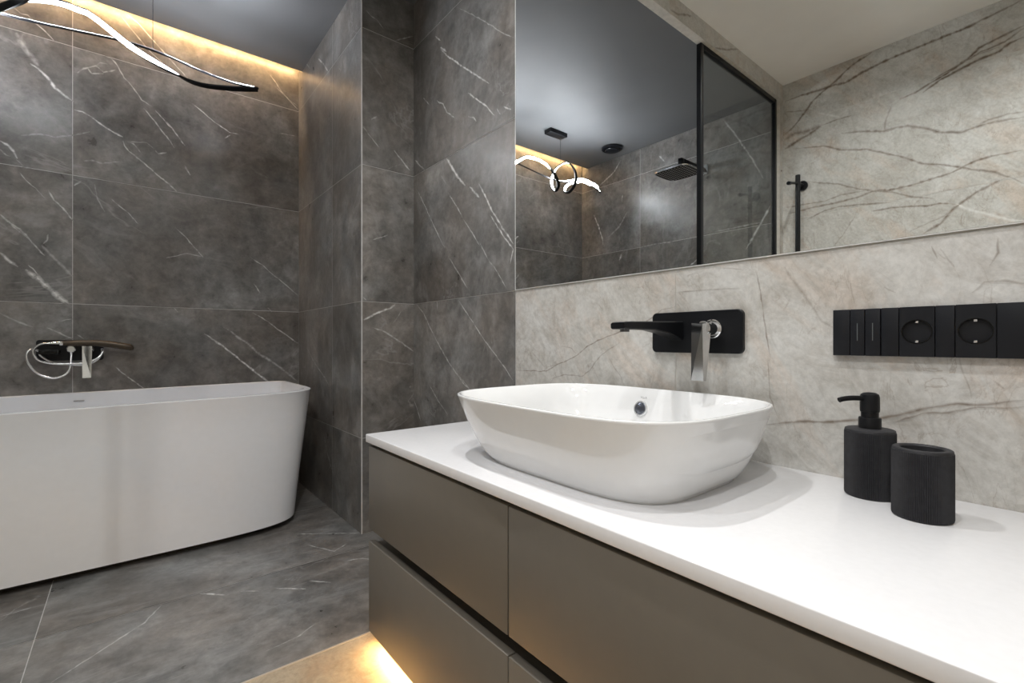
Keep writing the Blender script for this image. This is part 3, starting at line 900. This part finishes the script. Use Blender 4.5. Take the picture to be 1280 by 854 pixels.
# ------------------------------------------------------------------ bathtub
tub = thing('bathtub', (-.14, 2.6, 0), 'white freestanding bathtub standing against the grey marble back wall', 'bathtub')
def tub_ring(bm, a, yf, yb, n, z, bdep=.40, cr=.06, cx=-.14, N=72):
    """front half superellipse, straight ends, small radii at the wall"""
    pts = []
    ym = yf + bdep
    for i in range(N + 1):
        t = math.pi + math.pi * i / N
        c_, s_ = math.cos(t), math.sin(t)
        pts.append((cx + a * math.copysign(abs(c_) ** (2 / n), c_), ym - bdep * abs(s_) ** (2 / n)))
    for k in range(9):
        t = math.pi / 2 * k / 8
        pts.append((cx + a - cr + cr * math.cos(t), yb - cr + cr * math.sin(t)))
    for k in range(9):
        t = math.pi / 2 + math.pi / 2 * k / 8
        pts.append((cx - a + cr + cr * math.cos(t), yb - cr + cr * math.sin(t)))
    lift = .010 * max(0.0, min(1.0, (z - .3) / .25))     # the rim climbs a little towards the right end
    return [bm.verts.new((x, y, z + lift * (x + .33) / .93)) for x, y in pts]
bm = bmesh.new()
rings = []
RIM = .604
for h, in ((0.0,), (.25,), (.5,), (.75,), (1.0,)):
    z = .028 + h * (RIM - .006 - .028)
    if h == 0:
        rings.append(tub_ring(bm, .748, 2.280, 2.985, 5.5, .023))
    rings.append(tub_ring(bm, .765 + .075 * h ** 1.1, 2.262 + .004 * h, 2.990 + .005 * h, 5.5, z))
rings.append(tub_ring(bm, .8415, 2.2650, 2.996, 5.5, RIM - .003))
rings.append(tub_ring(bm, .8400, 2.2665, 2.995, 5.5, RIM))
rings.append(tub_ring(bm, .8210, 2.2850, 2.978, 5.3, RIM + .0005, cr=.055))
rings.append(tub_ring(bm, .8160, 2.2900, 2.972, 5.3, RIM - .004, cr=.055))
rings.append(tub_ring(bm, .808, 2.296, 2.9705, 5.2, .45, cr=.06))
rings.append(tub_ring(bm, .72, 2.315, 2.955, 4.5, .22, cr=.08))
rings.append(tub_ring(bm, .62, 2.38, 2.88, 3.0, .15, bdep=.3, cr=.09))
rings.append(tub_ring(bm, .40, 2.50, 2.76, 2.6, .14, bdep=.13, cr=.06))
rings_to_faces(bm, rings, True, True, True)
link('shell', bm, ACRYLIC, tub, sharp=50)
bm = bmesh.new()
rings_to_faces(bm, [tub_ring(bm, .715, 2.312, 2.970, 5.5, z) for z in (.0005, .026)], True, True, True)
link('plinth', bm, CHANNEL, tub)
bm = bmesh.new()
box(bm, -.200, -.162, 2.9655, 2.9715, .5655, .5705, bev=.002)
link('overflow_slot', bm, plain('overflow_grey', (.35, .35, .36), .3, metal=.5), tub)

# ------------------------------------------------------------------ bath mixer on the back wall and the hand shower
bx = thing('bath_mixer', (-.21, YB, .80), 'black bath mixer with chrome knob and lever on the wall above the bathtub', 'tap')
def rounded_plate_y(bm, y0, y1, x0, x1, z0, z1, r):
    tmp = bmesh.new()
    rounded_plate(tmp, y0, y1, x0, x1, z0, z1, r)
    vm = {v: bm.verts.new((v.co.y, v.co.x, v.co.z)) for v in tmp.verts}
    for f in tmp.faces:
        bm.faces.new([vm[v] for v in f.verts][::-1])
    tmp.free()
bm = bmesh.new()
rounded_plate_y(bm, YB - .010, YB - .0004, -.325, -.095, .755, .850, .012)
link('wall_plate', bm, BLACK, bx)
bm = bmesh.new()
box(bm, -.306, -.244, YB - .125, YB - .008, .787, .806, bev=.002)
link('spout', bm, BLACK_GLOSS, bx)
bm = bmesh.new()
lathe(bm, [(.018, -.009), (.018, -.030), (.0165, -.033), (.0165, -.048), (.013, -.051), (.004, -.051)], (-.207, YB, .808), 'Y', 36)
link('diverter_knob', bm, CHROME, bx, sharp=30)
bm = bmesh.new()
lathe(bm, [(.019, -.009), (.019, -.022), (.016, -.024), (.016, -.075)], (-.148, YB, .806), 'Y', 36)
link('lever_collar', bm, CHROME, bx, sharp=30)
bm = bmesh.new()
hexa(bm, [(-.168, YB - .076, .822), (-.133, YB - .084, .822), (-.131, YB - .060, .826), (-.166, YB - .060, .826)],
     [(-.166, YB - .098, .676), (-.136, YB - .088, .676), (-.136, YB - .080, .676), (-.166, YB - .080, .676)])
link('lever', bm, CHROME, bx, sharp=10)
bm = bmesh.new()
box(bm, -.225, -.205, YB - .030, YB - .008, .825, .840, bev=.003)
box(bm, -.225, -.205, YB - .040, YB - .028, .838, .846, bev=.003)
link('cradle', bm, BLACK, bx)

hs = thing('hand_shower', (-.10, YB - .06, .835), 'bronze stick hand shower with a coiled chrome hose lying on the bath mixer', 'hand shower')
bm = bmesh.new()
yh = YB - .062
secs = []
for x, z, hz, hy in ((-.235, .834, .009, .009), (-.205, .835, .0125, .012), (-.16, .8355, .0135, .0135), (-.12, .836, .0150, .016), (-.07, .830, .0160, .019), (-.02, .820, .0165, .020), (.005, .8145, .0160, .019), (.014, .8125, .0120, .015), (.0175, .8115, .006, .010)):
    secs.append([bm.verts.new((x, yh + hy * math.copysign(abs(math.cos(t)) ** .75, math.cos(t)), z + hz * math.copysign(abs(math.sin(t)) ** .75, math.sin(t)))) for t in [2 * math.pi * k / 24 for k in range(24)]])
rings_to_faces(bm, secs, True, True, True)
link('shower_handle', bm, BRONZE, hs, sharp=50)
bm = bmesh.new()
lathe(bm, [(.0075, -.276), (.0085, -.272), (.0095, -.255), (.0105, -.236), (.0095, -.232)], (0, yh, .834), 'X', 24)
link('hose_connector', bm, CHROME, hs)
bm = bmesh.new()
def hp(u, v, d=0.0):          # a point in the plane just before the wall
    return (u, YB - .062 - d, v)
hose = [(-.272, .834), (-.300, .832), (-.322, .815), (-.327, .790), (-.310, .760), (-.270, .745), (-.215, .741), (-.160, .745), (-.115, .765), (-.097, .795), (-.101, .806),
        (-.100, .790), (-.118, .757), (-.160, .735), (-.215, .739), (-.270, .752), (-.305, .780), (-.312, .800), (-.335, .808), (-.347, .785), (-.340, .745), (-.315, .705), (-.280, .683), (-.250, .681), (-.222, .697), (-.209, .725), (-.207, .765), (-.207, .792)]
dep = [0, 0, 0, 0, .004, .006, .006, .004, 0, -.010, -.020, -.026, -.016, -.006, -.006, -.010, -.014, -.012, .0, .010, .012, .012, .012, .010, .006, 0, -.010, -.020]
tube(bm, spline([hp(a, b, d) for (a, b), d in zip(hose, dep)], 8), .0052, 12)
link('hose', bm, STEEL_HOSE, hs)

# ------------------------------------------------------------------ ribbon pendant lamp over the bath
pen = thing('pendant_lamp', (-.2, 2.55, ZD), 'black looping ribbon pendant lamp with glowing white strips over the bathtub', 'pendant lamp')
def ribbon(name, pts, nrms, w, d, sub=14):
    P = spline(pts, sub)
    Nn = spline(nrms, sub)
    n = len(P)
    bmA, bmB = bmesh.new(), bmesh.new()
    ra, rb = [], []
    for i in range(n):
        t = (P[min(i + 1, n - 1)] - P[max(i - 1, 0)]).normalized()
        nn = Nn[i] - t * Nn[i].dot(t)
        nn.normalize()
        b = t.cross(nn)
        h = w / 2
        ra.append([bmA.verts.new(P[i] + b * x + nn * y) for x, y in ((-h, -d / 2), (h, -d / 2), (h, d / 2), (h * .84, d / 2), (h * .84, d * .1), (-h * .84, d * .1), (-h * .84, d / 2), (-h, d / 2))])
        if 3 <= i <= n - 4:
            h2 = h * .83
            rb.append([bmB.verts.new(P[i] + b * x + nn * y) for x, y in ((-h2, d * .12), (h2, d * .12), (h2, d * .42), (-h2, d * .42))])
    rings_to_faces(bmA, ra, True, True, True)
    rings_to_faces(bmB, rb, True, True, True)
    pr = link(name, bmA, BLACK, pen, sharp=40)
    link('diffuser', bmB, LED_COOL, pr, sharp=40)
    return pr
UPN = (0, -.472, .881)
ribbon('straight_ribbon',
       [(.485, 2.55, 2.069), (.375, 2.55, 2.060), (.249, 2.55, 2.070), (.117, 2.55, 2.092), (-.004, 2.55, 2.097), (-.153, 2.55, 2.080), (-.266, 2.55, 2.066), (-.372, 2.55, 2.058), (-.50, 2.55, 2.063), (-.62, 2.55, 2.098), (-.72, 2.56, 2.128), (-.80, 2.56, 2.125), (-.868, 2.55, 2.109), (-.905, 2.55, 2.085)],
       [UPN] * 9 + [(.25, -.55, .75), (.45, -.60, .30), (.5, -.65, -.1), (.45, -.6, -.4), (.2, -.5, .8)], .024, .009)
ribbon('looping_ribbon',
       [(0.483, 2.55, 2.064), (0.358, 2.545, 2.025), (0.232, 2.535, 2), (0.117, 2.53, 2.027), (0.009, 2.535, 2.073), (-0.112, 2.54, 2.152), (-0.156, 2.53, 2.156), (-0.211, 2.505, 2.145), (-0.27, 2.485, 2.118), (-0.322, 2.48, 2.08), (-0.376, 2.485, 2.031), (-0.409, 2.51, 1.997), (-0.415, 2.55, 1.973), (-0.42, 2.59, 2.02), (-0.435, 2.61, 2.083), (-0.465, 2.61, 2.151), (-0.505, 2.59, 2.201), (-0.545, 2.56, 2.223), (-0.56, 2.52, 2.194), (-0.569, 2.49, 2.135), (-0.567, 2.48, 2.071), (-0.561, 2.5, 2.02), (-0.561, 2.55, 1.993), (-0.558, 2.59, 2.005), (-0.587, 2.61, 2.053), (-0.631, 2.6, 2.091), (-0.673, 2.58, 2.105), (-0.717, 2.56, 2.114), (-0.776, 2.55, 2.111), (-0.834, 2.55, 2.097), (-0.934, 2.55, 2.07)],
       [(0, 0.5, 0.85), (0, 0.45, 0.88), (0, 0.1, 0.98), (0, -0.75, 0.45), (0, -0.92, -0.3), (0.28, -0.59, -0.76), (0.4, -0.53, -0.74), (0.47, -0.37, -0.8), (0.54, -0.12, -0.83), (-0.2, 0.85, -0.48), (-0.51, 0.85, 0.1), (-0.1, 0.69, 0.72), (0, 0, 1), (0.11, -0.9, 0.43), (0.26, -0.78, -0.57), (0.07, -0.55, -0.83), (-0.36, -0.18, -0.92), (-0.01, 0.08, -1), (0.13, 0.45, -0.88), (0.06, 0.92, -0.39), (-0.16, 0.98, -0.09), (-0.25, 0.78, 0.57), (-0.26, 0.13, 0.96), (-0.32, -0.43, 0.85), (0.14, -0.97, 0.21), (0.32, -0.53, -0.78), (0.3, -0.35, -0.85), (0.25, -0.3, -0.9), (0.2, -0.3, -0.9), (0.3, -0.3, 0.6), (0.4, -0.6, 0.4)], .022, .009)
bm = bmesh.new()
box(bm, -.525, -.352, 2.530, 2.600, ZD - .030, ZD - .0005, bev=.002)
link('ceiling_canopy', bm, BLACK, pen)
for x, y, z1 in ((.079, 2.55, 2.100), (-.474, 2.552, 2.205)):
    bm = bmesh.new()
    tube(bm, [(x, y, ZD - .001), (x, y, (ZD + z1) / 2), (x, y, z1)], .0012, 8)
    link('suspension_cable', bm, CABLE, pen)
bm = bmesh.new()
lathe(bm, [(.008, ZD - .012), (.010, ZD - .010), (.010, ZD - .0005)], (.079, 2.55, 0), 'Z', 20)
link('ceiling_anchor', bm, BLACK, pen)

# ------------------------------------------------------------------ warm strip in the ceiling slot
cv = thing('led_strip', (-.2, 2.94, 2.50), 'warm light strip hidden in the ceiling slot along the back wall', 'led strip')
boxes('strip_profile', [(XL + .01, PX - .01, 2.9325, 2.9365, 2.460, 2.4895)], TRIM, cv)
bm = bmesh.new()
box(bm, XL + .012, PX - .012, 2.9366, 2.9466, 2.4700, 2.4765)
link('diffuser', bm, LED_COVE, cv)

# ------------------------------------------------------------------ shower: screen, overhead shower
scr = thing('shower_screen', (-.69, 1.2925, 0), 'black framed smoked glass shower screen seen in the mirror', 'shower screen')
Y0, Y1 = 1.2805, 1.3055
X0, X1 = -1.153, -.228
bm = bmesh.new()
box(bm, X0, X0 + .026, Y0, Y1, 0.004, 2.392, bev=.001)
box(bm, X1 - .026, X1, Y0, Y1, 0.004, 2.392, bev=.001)
box(bm, X0 + .026, X1 - .026, Y0, Y1, 2.366, 2.392, bev=.001)
box(bm, X0 + .026, X1 - .026, Y0, Y1, 0.004, .030, bev=.001)
link('frame', bm, BLACK, scr)
boxes('glass_pane', [(X0 + .020, X1 - .020, 1.2895, 1.2965, .024, 2.372)], GLASS, scr)

sh = thing('overhead_shower', (XL, 1.80, 2.10), 'black overhead rain shower on a straight wall arm, seen in the mirror', 'shower')
bm = bmesh.new()
box(bm, XL + .0004, XL + .010, 1.765, 1.835, 2.060, 2.130, bev=.002)
link('wall_flange', bm, CHROME, sh)
bm = bmesh.new()
box(bm, XL + .010, -.880, 1.786, 1.814, 2.088, 2.110, bev=.003)
box(bm, -.915, -.880, 1.785, 1.815, 2.041, 2.110, bev=.003)
link('arm', bm, BLACK, sh)
bm = bmesh.new()
hc = (-.93, 1.842)
rings = [super_ring(bm, hc[0], hc[1], a, b, 5, z, 64) for a, b, z in ((.095, 0.098, 2.043), (.125, .126, 2.041), (.1285, .1295, 2.037), (.1285, .1295, 2.029), (.127, .128, 2.027))]
rings_to_faces(bm, rings, True, True, True)
hd = link('shower_head', bm, BLACK, sh)
bm = bmesh.new()
rings = [super_ring(bm, hc[0], hc[1], a, b, 5, z, 64) for a, b, z in ((.1280, .129, 2.0345), (.1310, .132, 2.0345), (.1310, .132, 2.0265), (.1255, .1265, 2.0265))]
rings.append(rings[0])
rings_to_faces(bm, rings, True)
link('chrome_rim', bm, CHROME, hd)
bm = bmesh.new()
for i in range(11):
    for j in range(10):
        lathe(bm, [(.0048, 2.0272), (.0036, 2.0240)], (hc[0] - .10 + .020 * i, hc[1] - .104 + .023 * j, 0), 'Z', 8)
nz = link('nozzles', bm, plain('grey_silicone_nozzles', (.55, .55, .56), .5), hd)

# ------------------------------------------------------------------ towel rail, exhaust valve, downlights
tr = thing('towel_rail', (XL, 1.146, 1.3), 'black vertical towel rail with a peg on the pale marble wall, seen in the mirror', 'towel rail')
RX = -1.12
bm = bmesh.new()
lathe(bm, [(.011, .700), (.0138, .702), (.0138, 1.864), (.011, 1.866)], (RX, 1.146, 0), 'Z', 32)
link('rail', bm, BLACK, tr)
for z in (1.815, .76):
    bm = bmesh.new()
    lathe(bm, [(.030, .0005), (.030, .010), (.028, .012), (.011, .0125), (.011, .078)], (XL, 1.146, z), 'X', 32)
    link('wall_mount', bm, BLACK, tr)
bm = bmesh.new()
tube(bm, [(RX + .002, 1.146, 1.8155), (RX + .118, 1.146, 1.791)], .0075, 20)
tube(bm, [(RX + .116, 1.146, 1.7915), (RX + .142, 1.146, 1.786)], .0110, 20)
link('peg', bm, BLACK, tr)

vl = thing('exhaust_valve', (-1.0, 2.485, ZD), 'round black ventilation valve on the grey ceiling, seen in the mirror', 'ventilation valve')
bm = bmesh.new()
lathe(bm, [(.082, -.0005), (.086, -.004), (.084, -.016), (.070, -.020), (.064, -.012), (.062, -.004)], (-1.0, 2.485, ZD), 'Z', 48)
link('rim', bm, BLACK_PL, vl)
bm = bmesh.new()
lathe(bm, [(.012, -.001), (.012, -.018), (.056, -.020), (.060, -.024), (.056, -.030), (.020, -.034)], (-1.0, 2.485, ZD), 'Z', 48)
link('valve_disc', bm, BLACK_PL, vl)

LBL = ['recessed ceiling downlight over the middle of the pale floor', 'recessed ceiling downlight over the basin end of the worktop',
       'recessed ceiling downlight over the tumbler end of the worktop', 'added unseen fill downlight nearest the wall behind the camera']
for (x, y), w, lb in zip(DOWN_POS, DOWN, LBL):
    d = thing('downlight', (x, y, ZW), lb, 'downlight', 'recessed downlights in the white ceiling')
    bm = bmesh.new()
    lathe(bm, [(.030, -.002), (.034, -.006), (.042, -.006), (.044, -.0005)], (x, y, ZW), 'Z', 40, cap=False)
    link('trim_ring', bm, BLACK, d)
    bm = bmesh.new()
    lathe(bm, [(.031, -.0035), (.031, -.0005)], (x, y, ZW), 'Z', 40)
    link('lens', bm, LED_SPOT, d)
    la = bpy.data.lights.new('downlight_beam', 'AREA')
    la.shape = 'DISK'
    la.size = .05
    la.energy = w
    la.color = (1.0, .995, .985)
    la.spread = math.radians(150)
    lo = bpy.data.objects.new('downlight_beam', la)
    COL.objects.link(lo)
    lo.parent = d
    lo.location = (0, 0, -.008)
